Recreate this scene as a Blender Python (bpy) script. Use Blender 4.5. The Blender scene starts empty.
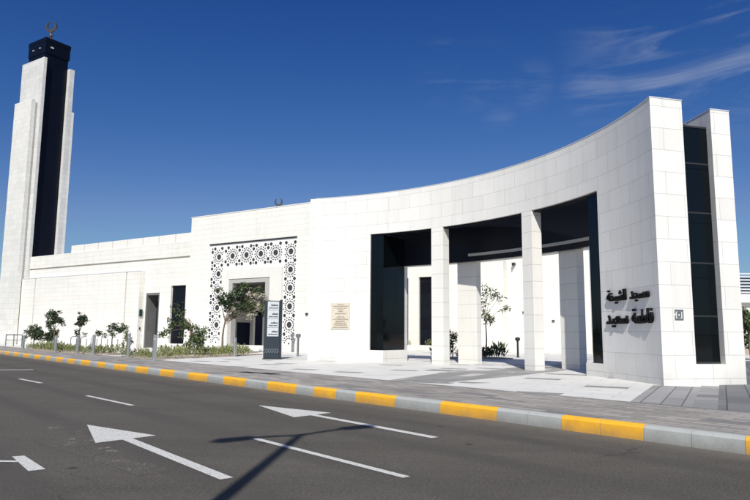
import bpy, math, random
from mathutils import Vector, Matrix
from mathutils.geometry import tessellate_polygon
random.seed(7)
SC = bpy.context.scene
COL = SC.collection
PI = math.pi
G = 0.25                       # level of the plaza above the road

# ------------------------------------------------------------------ frames
def unit(x, y):
    l = math.hypot(x, y); return (x / l, y / l)
FD = unit(.845, -.534)         # along the mosque front, to the right
FE = unit(.534, .845)          # into the mosque
P0 = (-5.15, 50.0)
def fp(s, o, z=0): return Vector((P0[0] + FD[0]*s + FE[0]*o, P0[1] + FD[1]*s + FE[1]*o, z))
KP = (6.0, 59.0)
def kp(s, o, z=0): return Vector((KP[0] + FD[0]*s + FE[0]*o, KP[1] + FD[1]*s + FE[1]*o, z))
CC = (-8.176, 18.85); CR = 16.707
def cp(th, n, z=0):
    t = math.radians(th); r = CR + n
    return Vector((CC[0] + r*math.cos(t), CC[1] + r*math.sin(t), z))
KD = unit(-.653, .757)         # along the kerb, away
KN = unit(.757, .653)          # from the road into the plaza
K0 = (5.42, 9.62)
def kb(t, n, z=0): return Vector((K0[0] + KD[0]*t + KN[0]*n, K0[1] + KD[1]*t + KN[1]*n, z))

# ------------------------------------------------------------------ materials
class NT:
    def __init__(s, name):
        s.m = bpy.data.materials.new(name); s.m.use_nodes = True
        s.t = s.m.node_tree; s.b = s.t.nodes['Principled BSDF']
    def n(s, typ, **k):
        x = s.t.nodes.new(typ)
        for a, v in k.items():
            if a in ('i',): 
                for kk, vv in v.items(): x.inputs[kk].default_value = vv
            else: setattr(x, a, v)
        return x
    def l(s, a, ao, b, bi): s.t.links.new(a.outputs[ao], b.inputs[bi])
    def mix(s, fac, a, b):
        x = s.n('ShaderNodeMix', data_type='RGBA')
        for idx, v in ((0, fac), (6, a), (7, b)):
            if isinstance(v, tuple) and hasattr(v[0], 'outputs'): s.t.links.new(v[0].outputs[v[1]], x.inputs[idx])
            else: x.inputs[idx].default_value = v
        return (x, 2)
    def base(s, v):
        if isinstance(v, tuple) and hasattr(v[0], 'outputs'): s.t.links.new(v[0].outputs[v[1]], s.b.inputs['Base Color'])
        else: s.b.inputs['Base Color'].default_value = v
    def ramp(s, src, p0, p1, c0=0., c1=1.):
        r = s.n('ShaderNodeMapRange'); s.t.links.new(src[0].outputs[src[1]], r.inputs[0])
        r.inputs[1].default_value = p0; r.inputs[2].default_value = p1; r.inputs[3].default_value = c0; r.inputs[4].default_value = c1
        return (r, 0)
    def noise(s, co, scale, detail=4, rough=.6):
        x = s.n('ShaderNodeTexNoise'); x.inputs['Scale'].default_value = scale; x.inputs['Detail'].default_value = detail
        x.inputs['Roughness'].default_value = rough
        if co: s.t.links.new(co[0].outputs[co[1]], x.inputs['Vector'])
        return (x, 0)
    def bump(s, src, strength, dist=.01):
        b = s.n('ShaderNodeBump'); b.inputs['Strength'].default_value = strength; b.inputs['Distance'].default_value = dist
        s.t.links.new(src[0].outputs[src[1]], b.inputs['Height']); s.l(b, 0, s.b, 'Normal')
def rgb(r, g, b): return (r, g, b, 1.)

def simple(name, c, rough=.6, metal=0., var=.0, scale=3., spec=.5):
    t = NT(name); t.b.inputs['Roughness'].default_value = rough; t.b.inputs['Metallic'].default_value = metal
    t.b.inputs['Specular IOR Level'].default_value = spec
    tc = t.n('ShaderNodeTexCoord')
    nz = t.noise((tc, 3), scale, 5)
    f = t.ramp(nz, .3, .7, 1 - var, 1 + var)
    m = t.n('ShaderNodeVectorMath', operation='SCALE'); m.inputs[0].default_value = c[:3]; t.t.links.new(f[0].outputs[0], m.inputs['Scale'])
    t.base((m, 0)); return t.m

def stone(name, c, bw, rh, mortar=.006, var=.05, off=.5, joint=.55, z0=0., stain=.06, rough=.5, jf=None):
    """cladding panels laid out in metres on the UV map (u along the wall, v up)"""
    t = NT(name); t.b.inputs['Roughness'].default_value = rough; t.b.inputs['Specular IOR Level'].default_value = .3
    uv = t.n('ShaderNodeUVMap', uv_map='UVMap')
    mp = t.n('ShaderNodeMapping'); mp.inputs['Location'].default_value = (0, -z0, 0); t.l(uv, 0, mp, 0)
    br = t.n('ShaderNodeTexBrick'); br.offset = off; br.squash = 1
    br.inputs['Scale'].default_value = 1; br.inputs['Brick Width'].default_value = bw; br.inputs['Row Height'].default_value = rh
    br.inputs['Mortar Size'].default_value = mortar; br.inputs['Mortar Smooth'].default_value = .2; br.inputs['Bias'].default_value = 0
    k0, k1 = 1 - var, 1 + var*.6
    br.inputs['Color1'].default_value = (c[0]*k0, c[1]*k0, c[2]*k0*.99, 1); br.inputs['Color2'].default_value = (c[0]*k1, c[1]*k1, c[2]*k1, 1)
    br.inputs['Mortar'].default_value = (c[0]*joint, c[1]*joint, c[2]*joint, 1); t.l(mp, 0, br, 0)
    nz = t.noise((mp, 0), .35, 6, .65)
    f = t.ramp(nz, .35, .7, 1., 1 - stain)
    nz2 = t.noise((mp, 0), 9., 5, .7); f2 = t.ramp(nz2, .3, .7, .985, 1.015)
    mu = t.n('ShaderNodeMath', operation='MULTIPLY'); t.t.links.new(f[0].outputs[0], mu.inputs[0]); t.t.links.new(f2[0].outputs[0], mu.inputs[1])
    ms = t.n('ShaderNodeMapping'); ms.inputs['Scale'].default_value = (2.6, .16, 1); t.l(uv, 0, ms, 0)
    st = t.ramp(t.noise((ms, 0), 1., 6, .7), .46, .72, 1., 1 - stain*1.1)
    sx = t.n('ShaderNodeSeparateXYZ'); t.l(uv, 0, sx, 0); wob = t.n('ShaderNodeMath', operation='MULTIPLY_ADD'); t.t.links.new(nz[0].outputs[0], wob.inputs[0]); wob.inputs[1].default_value = -.9; t.l(sx, 1, wob, 2)
    ft = t.ramp((wob, 0), -.25, .35, 1 - stain*2.2, 1.)
    mu2 = t.n('ShaderNodeMath', operation='MULTIPLY'); t.t.links.new(st[0].outputs[0], mu2.inputs[0]); t.t.links.new(ft[0].outputs[0], mu2.inputs[1])
    mu3 = t.n('ShaderNodeMath', operation='MULTIPLY'); t.l(mu2, 0, mu3, 0); t.l(mu, 0, mu3, 1)
    m = t.n('ShaderNodeVectorMath', operation='SCALE'); t.l(br, 0, m, 0); t.t.links.new(mu3.outputs[0], m.inputs['Scale'])
    t.base((m, 0))
    inv = t.ramp((br, 1), 0, 1, 1, 0); t.bump(inv, .5, .008)
    return t.m

def glass(name, c=(.004, .005, .008), rough=.06, bw=1.3, rh=1.1):
    t = NT(name); t.b.inputs['Roughness'].default_value = rough; t.b.inputs['Specular IOR Level'].default_value = .22
    uv = t.n('ShaderNodeUVMap', uv_map='UVMap')
    br = t.n('ShaderNodeTexBrick'); br.offset = 0
    br.inputs['Scale'].default_value = 1; br.inputs['Brick Width'].default_value = bw; br.inputs['Row Height'].default_value = rh
    br.inputs['Mortar Size'].default_value = .014; br.inputs['Mortar Smooth'].default_value = 0
    br.inputs['Color1'].default_value = rgb(*c); br.inputs['Color2'].default_value = rgb(c[0]*1.8, c[1]*1.9, c[2]*1.9)
    br.inputs['Mortar'].default_value = rgb(.002, .002, .003); t.l(uv, 0, br, 0); t.base((br, 0))
    tc = t.n('ShaderNodeTexCoord'); nz = t.noise((tc, 3), .9, 2); t.bump(nz, .06, .05)
    return t.m

M = {}
WH = (.80, .775, .72)
M['curve'] = stone('curve_stone', (.80, .78, .735), 1.3, .70, z0=.44, joint=.68, var=.04, mortar=.008, stain=.07)
M['pylon'] = stone('pylon_stone', (.81, .785, .73), 3.0, .70, z0=.44, joint=.62, var=.02, off=0, mortar=.009)
M['facade'] = stone('facade_stone', (.81, .785, .725), 2.1, .45, joint=.78, var=.025, mortar=.012, stain=.05)
M['facade_rough'] = stone('wing_stone', (.80, .775, .715), 2.1, .45, joint=.76, var=.03, mortar=.012, stain=.07)
M['tower'] = stone('tower_stone', (.68, .67, .645), 1.1, .6, joint=.72, var=.06, mortar=.010, stain=.14)
M['tower_low'] = stone('tower_low_stone', (.76, .745, .70), 1.1, .6, joint=.7, var=.05, mortar=.010, stain=.08)
M['plain'] = stone('plain_stone', (.79, .765, .71), 2.4, 1.6, joint=.8, var=.02, mortar=.005)
M['court'] = stone('court_stone', (.80, .77, .70), 1.8, .62, joint=.72, var=.03, mortar=.012, stain=.04)
M['grey_stone'] = stone('grey_stone', (.17, .167, .16), .9, .6, joint=.7, var=.06)
M['frame_grey'] = simple('portal_frame_grey', (.44, .425, .39), .5, 0, .04)
M['lattice'] = simple('lattice_white', (.80, .785, .75), .5, 0, .02)
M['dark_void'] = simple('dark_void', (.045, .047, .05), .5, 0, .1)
M['glass'] = glass('dark_glass')
M['glass_big'] = glass('dark_glass_big', (.0022, .0035, .0045), .05, 1.1, 1.75)
M['navy'] = simple('navy_cladding', (.003, .004, .010), .35, 0, .15, .4, .2)
M['black_panel'] = stone('black_panel', (.004, .005, .010), 1.6, 1.6, joint=.4, mortar=.01, rough=.4)
M['metal'] = simple('grey_metal', (.30, .31, .32), .35, .7, .08, 8)
M['steel'] = simple('stainless_steel', (.50, .51, .52), .3, .8, .05, 8)
M['dark_metal'] = simple('dark_metal', (.035, .037, .04), .45, .3, .1, 8)
M['bronze'] = simple('finial_metal', (.13, .12, .10), .4, .7, .15, 4)
M['letters'] = simple('black_letters', (.003, .003, .0035), .6, 0, .1, 3, .15)
M['slate'] = simple('slate_blue_metal', (.026, .035, .047), .4, .2, .08, 4)
M['white_panel'] = simple('white_sign_panel', (.52, .54, .56), .4, 0, .02)
M['ink'] = simple('sign_ink', (.03, .04, .06), .6)
M['plaque'] = simple('plaque_stone', (.60, .54, .44), .6, 0, .07, 6)
M['plaque_ink'] = simple('plaque_ink', (.27, .21, .14), .6)
M['teal'] = simple('sconce_teal', (.02, .05, .055), .4)
M['bark'] = simple('bark', (.16, .12, .085), .9, 0, .3, 12)
M['soil'] = simple('planting_soil', (.36, .30, .22), .95, 0, .3, 5)
M['coping'] = simple('coping_metal', (.62, .63, .65), .4, .1, .03)
M['drain'] = simple('drain_iron', (.03, .03, .032), .6, .4, .2, 8)

def leafmat(name, c, c2):
    t = NT(name); t.b.inputs['Roughness'].default_value = .55
    g = t.n('ShaderNodeNewGeometry'); oi = t.n('ShaderNodeObjectInfo')
    m = t.mix((g, 'Random Per Island'), rgb(*c), rgb(*c2))
    t.base(m); t.b.inputs['Subsurface Weight'].default_value = 0
    return t.m
M['leaf_dark'] = leafmat('leaf_dark', (.018, .035, .012), (.055, .085, .03))
M['leaf_mid'] = leafmat('leaf_mid', (.035, .06, .018), (.11, .15, .05))
M['leaf_pale'] = leafmat('leaf_pale', (.10, .11, .045), (.30, .28, .16))
M['leaf_shrub'] = leafmat('leaf_shrub', (.055, .085, .02), (.28, .29, .10))
M['leaf_flower'] = leafmat('leaf_flower', (.25, .24, .17), (.55, .50, .40))

def road_mat(name='asphalt', ghost=False):
    t = NT(name); tc = t.n('ShaderNodeTexCoord'); co = (tc, 3)
    t.b.inputs['Roughness'].default_value = .85; t.b.inputs['Specular IOR Level'].default_value = .2
    mp = t.n('ShaderNodeMapping'); mp.inputs['Rotation'].default_value = (0, 0, -math.atan2(KD[1], KD[0])); mp.inputs['Scale'].default_value = (.08, .5, 1); t.l(tc, 3, mp, 0)
    a = t.noise((mp, 0), 1.6, 5, .6); big = t.noise(co, .22, 5, .6); fine = t.noise(co, 30, 5, .85); mid = t.noise(co, 5, 5, .8)
    m1 = t.mix(t.ramp(a, .35, .68), rgb(.066, .060, .049), rgb(.102, .092, .075))
    m2 = t.mix(t.ramp(big, .35, .7, 0, .6), m1, rgb(.112, .104, .088))
    m2b = t.mix(t.ramp(mid, .35, .75, 0, .55), m2, rgb(.052, .047, .044))
    m3 = t.mix(t.ramp(fine, .49, .73, 0, .7), m2b, rgb(.27, .245, .21))
    vo = t.n('ShaderNodeTexVoronoi'); vo.inputs['Scale'].default_value = .9; t.l(tc, 3, vo, 0)
    sp = t.ramp((vo, 0), .035, .075, .75, 0); out = t.mix(sp, m3, rgb(.02, .019, .018))
    kd = t.n('ShaderNodeVectorMath', operation='DOT_PRODUCT'); t.l(tc, 3, kd, 0); kd.inputs[1].default_value = (KN[0], KN[1], 0)
    edge = K0[0]*KN[0] + K0[1]*KN[1]
    nj = t.noise(co, 2.2, 6, .75); sh_ = t.n('ShaderNodeMath', operation='MULTIPLY_ADD'); t.t.links.new(nj[0].outputs[0], sh_.inputs[0]); sh_.inputs[1].default_value = -1.1; t.l(kd, 'Value', sh_, 2)
    dust = t.ramp((sh_, 0), edge - 1.25, edge - .45, 0, .75); out = t.mix(dust, out, rgb(.17, .15, .125))
    # oil-darkened middle of the lanes
    ln = t.n('ShaderNodeMath', operation='SINE'); l2 = t.n('ShaderNodeMath', operation='MULTIPLY_ADD'); t.l(kd, 'Value', l2, 0); l2.inputs[1].default_value = 2*PI/1.75; l2.inputs[2].default_value = 1.0; t.l(l2, 0, ln, 0)
    tr = t.n('ShaderNodeMath', operation='MULTIPLY'); A0 = t.ramp((ln, 0), .2, 1., 0, .55); B0 = t.ramp(a, .3, .7); t.t.links.new(A0[0].outputs[0], tr.inputs[0]); t.t.links.new(B0[0].outputs[0], tr.inputs[1])
    out = t.mix((tr, 0), out, rgb(.05, .046, .043))
    # repaired patches and thin cracks
    nc = t.noise(co, .9, 3, .5); vm = t.n('ShaderNodeVectorMath', operation='MULTIPLY_ADD'); t.l(nc[0], 1, vm, 0); vm.inputs[1].default_value = (1.6, 1.6, 0); t.l(tc, 3, vm, 2)
    vc = t.n('ShaderNodeTexVoronoi', feature='DISTANCE_TO_EDGE'); vc.inputs['Scale'].default_value = .23; t.l(vm, 0, vc, 0)
    cr = t.n('ShaderNodeMath', operation='MULTIPLY'); A1 = t.ramp((vc, 0), .001, .003, .4, 0); B1 = t.ramp(t.noise(co, .35, 2, .5), .5, .6); t.t.links.new(A1[0].outputs[0], cr.inputs[0]); t.t.links.new(B1[0].outputs[0], cr.inputs[1])
    out = t.mix((cr, 0), out, rgb(.02, .019, .018))
    if ghost:
        n1 = t.noise(co, 5.5, 8, .8); n2 = t.noise(co, 1.8, 3, .6)
        mu = t.n('ShaderNodeMath', operation='MULTIPLY'); A = t.ramp(n1, .54, .63, 0, .8); B = t.ramp(n2, .48, .6)
        t.t.links.new(A[0].outputs[0], mu.inputs[0]); t.t.links.new(B[0].outputs[0], mu.inputs[1])
        out = t.mix((mu, 0), out, rgb(.42, .40, .36))
    t.base(out); t.bump(fine, .6, .012); return t.m
M['road'] = road_mat(); M['ghost'] = road_mat('worn_paint', True)

def paint(name, c, worn=.25, thr=.62, grime=0):
    t = NT(name); tc = t.n('ShaderNodeTexCoord'); t.b.inputs['Roughness'].default_value = .7
    n1 = t.noise((tc, 3), 3.0, 8, .75); n2 = t.noise((tc, 3), 30, 4, .8)
    m = t.mix(t.ramp(n1, .4, .7, 0, .35), rgb(*c), rgb(c[0]*.72, c[1]*.71, c[2]*.69))
    m2 = t.mix(t.ramp(n2, thr, thr + .12, 0, worn), m, rgb(.09, .085, .078))
    if grime:
        sz = t.n('ShaderNodeSeparateXYZ'); t.l(tc, 3, sz, 0); n3 = t.noise((tc, 3), 1.7, 7, .75)
        zz = t.n('ShaderNodeMath', operation='MULTIPLY_ADD'); t.t.links.new(n3[0].outputs[0], zz.inputs[0]); zz.inputs[1].default_value = -.34; t.l(sz, 2, zz, 2)
        m2 = t.mix(t.ramp((zz, 0), -.19, .02, grime, 0), m2, rgb(.13, .118, .10))
        n4 = t.noise((tc, 3), .8, 6, .8); m2 = t.mix(t.ramp(n4, .55, .68, 0, grime*.7), m2, rgb(c[0]*.5, c[1]*.5, max(c[2]*.5, .03)))
    t.base(m2); t.bump(n2, .3, .004); return t.m
M['paint'] = paint('white_paint', (.62, .61, .57), .8, .53)
M['yellow'] = paint('kerb_yellow', (.86, .43, .022), .3, .63, .6)
M['kerb_grey'] = paint('kerb_grey', (.40, .41, .39), .45, .58, .6)

def paving(name, c1, c2, cm, bw, rh, rot, mortar=.012, grey=None, thr=.08, cell=(1.8, .6), stain=.12, off=.5):
    t = NT(name); tc = t.n('ShaderNodeTexCoord'); t.b.inputs['Roughness'].default_value = .7; t.b.inputs['Specular IOR Level'].default_value = .3
    mp = t.n('ShaderNodeMapping'); mp.inputs['Rotation'].default_value = (0, 0, -rot); t.l(tc, 3, mp, 0)
    br = t.n('ShaderNodeTexBrick'); br.offset = off
    for k, v in (('Scale', 1), ('Brick Width', bw), ('Row Height', rh), ('Mortar Size', mortar), ('Mortar Smooth', .1), ('Bias', 0)): br.inputs[k].default_value = v
    br.inputs['Color1'].default_value = rgb(*c1); br.inputs['Color2'].default_value = rgb(*c2); br.inputs['Mortar'].default_value = rgb(*cm); t.l(mp, 0, br, 0)
    out = (br, 0)
    if grey:
        sp = t.n('ShaderNodeSeparateXYZ'); t.l(mp, 0, sp, 0); cx = t.n('ShaderNodeCombineXYZ')
        for i, cs in enumerate(cell):
            d = t.n('ShaderNodeMath', operation='DIVIDE'); t.l(sp, i, d, 0); d.inputs[1].default_value = cs
            f = t.n('ShaderNodeMath', operation='FLOOR'); t.l(d, 0, f, 0); t.l(f, 0, cx, i)
        wn = t.n('ShaderNodeTexWhiteNoise', noise_dimensions='2D'); t.l(cx, 0, wn, 'Vector')
        big = t.noise((mp, 0), .12, 2, .5); th = t.ramp(big, .35, .65, thr*.2, thr*2.2)
        lt = t.n('ShaderNodeMath', operation='LESS_THAN'); t.l(wn, 0, lt, 0); t.t.links.new(th[0].outputs[0], lt.inputs[1])
        gg = t.mix((br, 1), rgb(*grey), rgb(*cm)); out = t.mix((lt, 0), out, gg)
    nz = t.noise((mp, 0), .5, 7, .7); f = t.ramp(nz, .32, .7, 1.03, 1 - stain)
    nf = t.noise((mp, 0), 25, 4, .8); f2 = t.ramp(nf, .3, .7, .96, 1.04)
    mu = t.n('ShaderNodeMath', operation='MULTIPLY'); t.t.links.new(f[0].outputs[0], mu.inputs[0]); t.t.links.new(f2[0].outputs[0], mu.inputs[1])
    m = t.n('ShaderNodeVectorMath', operation='SCALE'); t.t.links.new(out[0].outputs[out[1]], m.inputs[0]); t.t.links.new(mu.outputs[0], m.inputs['Scale'])
    t.base((m, 0)); inv = t.ramp((br, 1), 0, 1, 1, 0); t.bump(inv, .4, .006); return t.m
PROT = math.atan2(.88, .475)
M['plaza'] = paving('plaza_slabs', (.65, .635, .595), (.71, .695, .655), (.46, .45, .425), 1.2, .6, PROT - PI/2, grey=(.27, .262, .245), thr=.055, cell=(1.2, .6))
M['plaza_mid'] = paving('grey_mixed_slabs', (.25, .245, .232), (.36, .35, .335), (.19, .185, .175), 1.8, .6, PROT, grey=(.52, .50, .47), thr=.16, cell=(1.8, .6))
M['slab_grey'] = paving('grey_slabs', (.27, .265, .26), (.33, .325, .315), (.12, .118, .115), 2.6, .42, PROT, mortar=.016)
M['slab_checker'] = paving('checker_slabs', (.20, .20, .20), (.42, .41, .385), (.12, .12, .12), .8, 9., PROT, mortar=.016, off=0)
M['slab_dark'] = paving('dark_slabs', (.15, .15, .152), (.215, .213, .21), (.07, .07, .07), 1.5, .5, PROT, mortar=.016)
M['walk'] = paving('small_pavers', (.27, .25, .225), (.42, .385, .345), (.19, .175, .16), .62, .21, math.atan2(KD[1], KD[0]), mortar=.012, grey=(.23, .22, .21), thr=.10, cell=(1.24, .42), stain=.22)
M['walk_edge'] = simple('edge_strip', (.20, .195, .185), .8, 0, .12, 3)
M['sand'] = simple('sandy_ground', (.33, .28, .21), .9, 0, .2, .1)

# ------------------------------------------------------------------ mesh builder
class MB:
    def __init__(s): s.v = []; s.f = []; s.uv = []; s.mi = []
    def face(s, pts, uvs=None, mi=0):
        b = len(s.v); s.v += [tuple(p) for p in pts]; s.f.append(tuple(range(b, b + len(pts)))); s.mi.append(mi)
        if uvs is None:
            P = [Vector(p) for p in pts]; n = Vector((0, 0, 0))
            for i in range(len(P)): n += (P[i] - P[0]).cross(P[(i + 1) % len(P)] - P[0])
            if n.length > 0: n.normalize()
            if abs(n.z) > .7: uvs = [(p.x, p.y) for p in P]
            else:
                t = Vector((-n.y, n.x, 0)); t.normalize(); uvs = [(p.dot(t), p.z) for p in P]
        s.uv.append(uvs)
    def prism(s, poly, z0, z1, mi=0, uoff=None):
        """vertical prism over a plan polygon (counter-clockwise); z0/z1 numbers"""
        n = len(poly)
        for i in range(n):
            a, b = poly[i], poly[(i + 1) % n]
            uv = None
            if uoff is not None:
                uv = [(uoff[i], z0), (uoff[(i+1) % n], z0), (uoff[(i+1) % n], z1), (uoff[i], z1)]
            s.face([(a[0], a[1], z0), (b[0], b[1], z0), (b[0], b[1], z1), (a[0], a[1], z1)], uv, mi)
        s.face([(p[0], p[1], z1) for p in poly], None, mi); s.face([(p[0], p[1], z0) for p in reversed(poly)], None, mi)
    def box(s, x0, x1, y0, y1, z0, z1, mi=0): s.prism([(x0, y0), (x1, y0), (x1, y1), (x0, y1)], z0, z1, mi)
    def fbox(s, s0, s1, o0, o1, z0, z1, fr=fp, mi=0):
        s.prism([fr(s0, o0)[:2], fr(s1, o0)[:2], fr(s1, o1)[:2], fr(s0, o1)[:2]], z0, z1, mi)
    def arc(s, t0, t1, n0, n1, z0, z1, mi=0, step=1.0, t1b=None, t0b=None):
        """curved wall piece from angle t0 to t1 (degrees), offsets n0..n1; t0b/t1b: angles at the back radius"""
        t0b = t0 if t0b is None else t0b; t1b = t1 if t1b is None else t1b
        k = max(1, int(math.ceil(abs(t1 - t0) / step)))
        F = [cp(t0 + (t1 - t0)*i/k, n0) for i in range(k + 1)]; B = [cp(t0b + (t1b - t0b)*i/k, n1) for i in range(k + 1)]
        ua = [-math.radians(t0 + (t1 - t0)*i/k)*CR for i in range(k + 1)]
        def P(p, z): return (p.x, p.y, z)
        for i in range(k):
            s.face([P(F[i+1], z0), P(F[i], z0), P(F[i], z1), P(F[i+1], z1)], [(ua[i+1], z0), (ua[i], z0), (ua[i], z1), (ua[i+1], z1)], mi)
            s.face([P(B[i], z0), P(B[i+1], z0), P(B[i+1], z1), P(B[i], z1)], [(ua[i], z0), (ua[i+1], z0), (ua[i+1], z1), (ua[i], z1)], mi)
            s.face([P(F[i], z1), P(B[i], z1), P(B[i+1], z1), P(F[i+1], z1)], None, mi)
            s.face([P(F[i], z0), P(F[i+1], z0), P(B[i+1], z0), P(B[i], z0)], None, mi)
        s.face([P(F[0], z0), P(B[0], z0), P(B[0], z1), P(F[0], z1)], None, mi)
        s.face([P(B[k], z0), P(F[k], z0), P(F[k], z1), P(B[k], z1)], None, mi)
    def cyl(s, a, b, r0, r1=None, seg=10, cap=True, mi=0):
        r1 = r0 if r1 is None else r1; a = Vector(a); b = Vector(b); d = (b - a).normalized()
        x = d.orthogonal().normalized(); y = d.cross(x)
        A = [a + (x*math.cos(2*PI*i/seg) + y*math.sin(2*PI*i/seg))*r0 for i in range(seg)]
        B = [b + (x*math.cos(2*PI*i/seg) + y*math.sin(2*PI*i/seg))*r1 for i in range(seg)]
        for i in range(seg): j = (i + 1) % seg; s.face([A[i], A[j], B[j], B[i]], None, mi)
        if cap: s.face(A[::-1], None, mi); s.face(B, None, mi)
    def lathe(s, c, prof, seg=14, mi=0):
        for (r0, z0), (r1, z1) in zip(prof[:-1], prof[1:]):
            for i in range(seg):
                a, b = 2*PI*i/seg, 2*PI*(i+1)/seg
                q = [(c[0]+r0*math.cos(a), c[1]+r0*math.sin(a), c[2]+z0), (c[0]+r0*math.cos(b), c[1]+r0*math.sin(b), c[2]+z0),
                     (c[0]+r1*math.cos(b), c[1]+r1*math.sin(b), c[2]+z1), (c[0]+r1*math.cos(a), c[1]+r1*math.sin(a), c[2]+z1)]
                if r1 < 1e-5: q = q[:3]
                elif r0 < 1e-5: q = [q[0], q[2], q[3]]
                s.face(q, None, mi)
    def mesh(s, name, mats, org=(0, 0, 0)):
        me = bpy.data.meshes.new(name)
        me.from_pydata([(v[0]-org[0], v[1]-org[1], v[2]-org[2]) for v in s.v], [], s.f)
        for m in (mats if isinstance(mats, (list, tuple)) else [mats]): me.materials.append(m)
        ul = me.uv_layers.new(name='UVMap'); flat = [c for f in s.uv for uv in f for c in uv]
        ul.data.foreach_set('uv', flat); me.polygons.foreach_set('material_index', s.mi); me.update(); return me

def weld(me, smooth=False, recalc=True):
    import bmesh
    bm = bmesh.new(); bm.from_mesh(me); bmesh.ops.remove_doubles(bm, verts=bm.verts, dist=.0008)
    if recalc: bmesh.ops.recalc_face_normals(bm, faces=bm.faces)
    bm.to_mesh(me); bm.free()
    if smooth:
        for p in me.polygons: p.use_smooth = True

def props(o, label=None, cat=None, group=None, kind=None):
    if label: o['label'] = label
    if cat: o['category'] = cat
    if group: o['group'] = group
    if kind: o['kind'] = kind
    return o
def root(name, loc, label, cat, group=None):
    o = bpy.data.objects.new(name, None); o.empty_display_size = .3; COL.objects.link(o); o.location = loc
    o['org'] = list(loc); return props(o, label, cat, group)
def part(name, mb, mat, parent, label=None, bev=0, w=True):
    """mesh in world coordinates, stored relative to its thing's base"""
    r = parent
    while r.parent: r = r.parent
    me = mb.mesh(name, mat, tuple(r.location))
    if w: weld(me)
    o = bpy.data.objects.new(name, me); COL.objects.link(o); o.parent = parent
    if bev:
        b = o.modifiers.new('bevel', 'BEVEL'); b.width = bev; b.segments = 2; b.limit_method = 'ANGLE'; b.angle_limit = math.radians(50)
    if label: o['label'] = label
    return o
def struct(name, mb, mat, kind='structure'):
    me = mb.mesh(name, mat); o = bpy.data.objects.new(name, me); COL.objects.link(o); o['kind'] = kind; return o
def single(name, mb, mat, org, label, cat, group=None, bev=0):
    me = mb.mesh(name, mat, org); weld(me); o = bpy.data.objects.new(name, me); COL.objects.link(o); o.location = org
    if bev:
        b = o.modifiers.new('bevel', 'BEVEL'); b.width = bev; b.segments = 2; b.limit_method = 'ANGLE'
    return props(o, label, cat, group)
def copy_tree(o, parent=None):
    c = o.copy(); COL.objects.link(c); c.parent = parent
    for ch in [x for x in list(bpy.data.objects) if x.parent == o]: copy_tree(ch, c)
    return c

# ------------------------------------------------------------------ ground, road, kerb, paving
def sheet(name, poly, z, mat, kind='structure', th=None):
    m = MB()
    if th: m.prism(poly, z - th, z)
    else: m.face([(p[0], p[1], z) for p in poly])
    return struct(name, m, mat, kind)
m = MB(); m.face([(-3000, -3000, -.05), (3000, -3000, -.05), (3000, 3000, -.05), (-3000, 3000, -.05)]); struct('ground', m, M['sand'])
def kq(t0, t1, n0, n1): return [kb(t0, n0)[:2], kb(t0, n1)[:2], kb(t1, n1)[:2], kb(t1, n0)[:2]]
m = MB(); m.face([(*p, 0) for p in kq(-60, 170, -34, .06)][::-1]); struct('road', m, M['road'])
m = MB(); m.prism(kq(-60, 170, .17, 3.28)[::-1], -.04, G - .001); struct('sidewalk', m, M['walk'])
m = MB(); m.prism(kq(-60, 170, 3.28, 3.42)[::-1], -.04, G + .001); struct('sidewalk_edge', m, M['walk_edge'])
m = MB(); m.prism(kq(-60, 170, 3.42, 130)[::-1], -.04, G); struct('plaza', m, M['plaza'])
# kerb: one long run of stones painted in turn
ks = [-13.5, -12, -10.5, -9, -7.5, -6, -4.5, -3, -1.5, 0.0, 1.53, 3.08, 4.55, 6.1, 7.55, 9.02, 9.83, 10.84, 11.68, 13.23, 14.52, 16.02, 17.19, 18.72, 19.95, 21.26, 22.49, 23.81, 24.96, 26.5, 27.72, 28.87, 30.0, 31.38, 32.5, 33.66, 34.7, 35.99, 37.1, 38.2]
t = 39.4
while t < 160: ks.append(t); t += 1.4
m = MB(); yel = False
i0 = ks.index(0.0)
for i in range(len(ks) - 1):
    yel = ((i - i0) % 2 == 1)
    a, b = ks[i], ks[i+1]; mid = (a + b)/2
    for (p, q) in ((a, mid), (mid, b)):
        g = .004
        pf = [(0.0, -.05), (.012, .20), (.035, .235), (.075, .252), (.17, .254), (.17, -.05)]
        A = [kb(p + g, n, z) for n, z in pf]; B = [kb(q - g, n, z) for n, z in pf]
        for j in range(len(pf) - 1): m.face([A[j], B[j], B[j+1], A[j+1]][::-1], None, 1 if yel else 0)
        m.face(A, None, 0); m.face(B[::-1], None, 0)
m.prism(kq(-13.5, 160, .02, .165)[::-1], -.04, .19, 0)
struct('kerb', m, [M['kerb_grey'], M['yellow']])
# grey slab areas
PD = (.475, .88); PX = (.88, -.475)
def pl(t, n, o=(5.65, 14.45)): return (o[0] + PD[0]*t + PX[0]*n, o[1] + PD[1]*t + PX[1]*n)
def kerbclip(n): # distance along PD where a strip starts at the sidewalk edge
    # solve ((p - K0).KN) = 3.42
    o = pl(0, n); d = (o[0]-K0[0])*KN[0] + (o[1]-K0[1])*KN[1]; return (3.43 - d)/(PD[0]*KN[0] + PD[1]*KN[1])
def strip(name, n0, n1, t1, mat, z): sheet(name, [pl(kerbclip(n0), n0), pl(kerbclip(n1), n1), pl(t1, n1), pl(t1, n0)], z, mat)
strip('grey_paving', 0, 1.25, 5.6, M['slab_grey'], G + .004)
strip('checker_paving', 1.25, 1.72, 6.3, M['slab_checker'], G + .004)
strip('dark_paving', 1.72, 16., 30, M['slab_dark'], G + .004)
# mixed grey band running through the portico
sheet('mixed_grey_paving', [(.4, 20.5), (1.9, 19.5), (5.0, 23.2), (8.2, 27.4), (12.3, 33.2), (10.4, 34.4), (6.5, 29.3), (3.0, 25.6)], G + .004, M['plaza_mid'])

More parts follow.
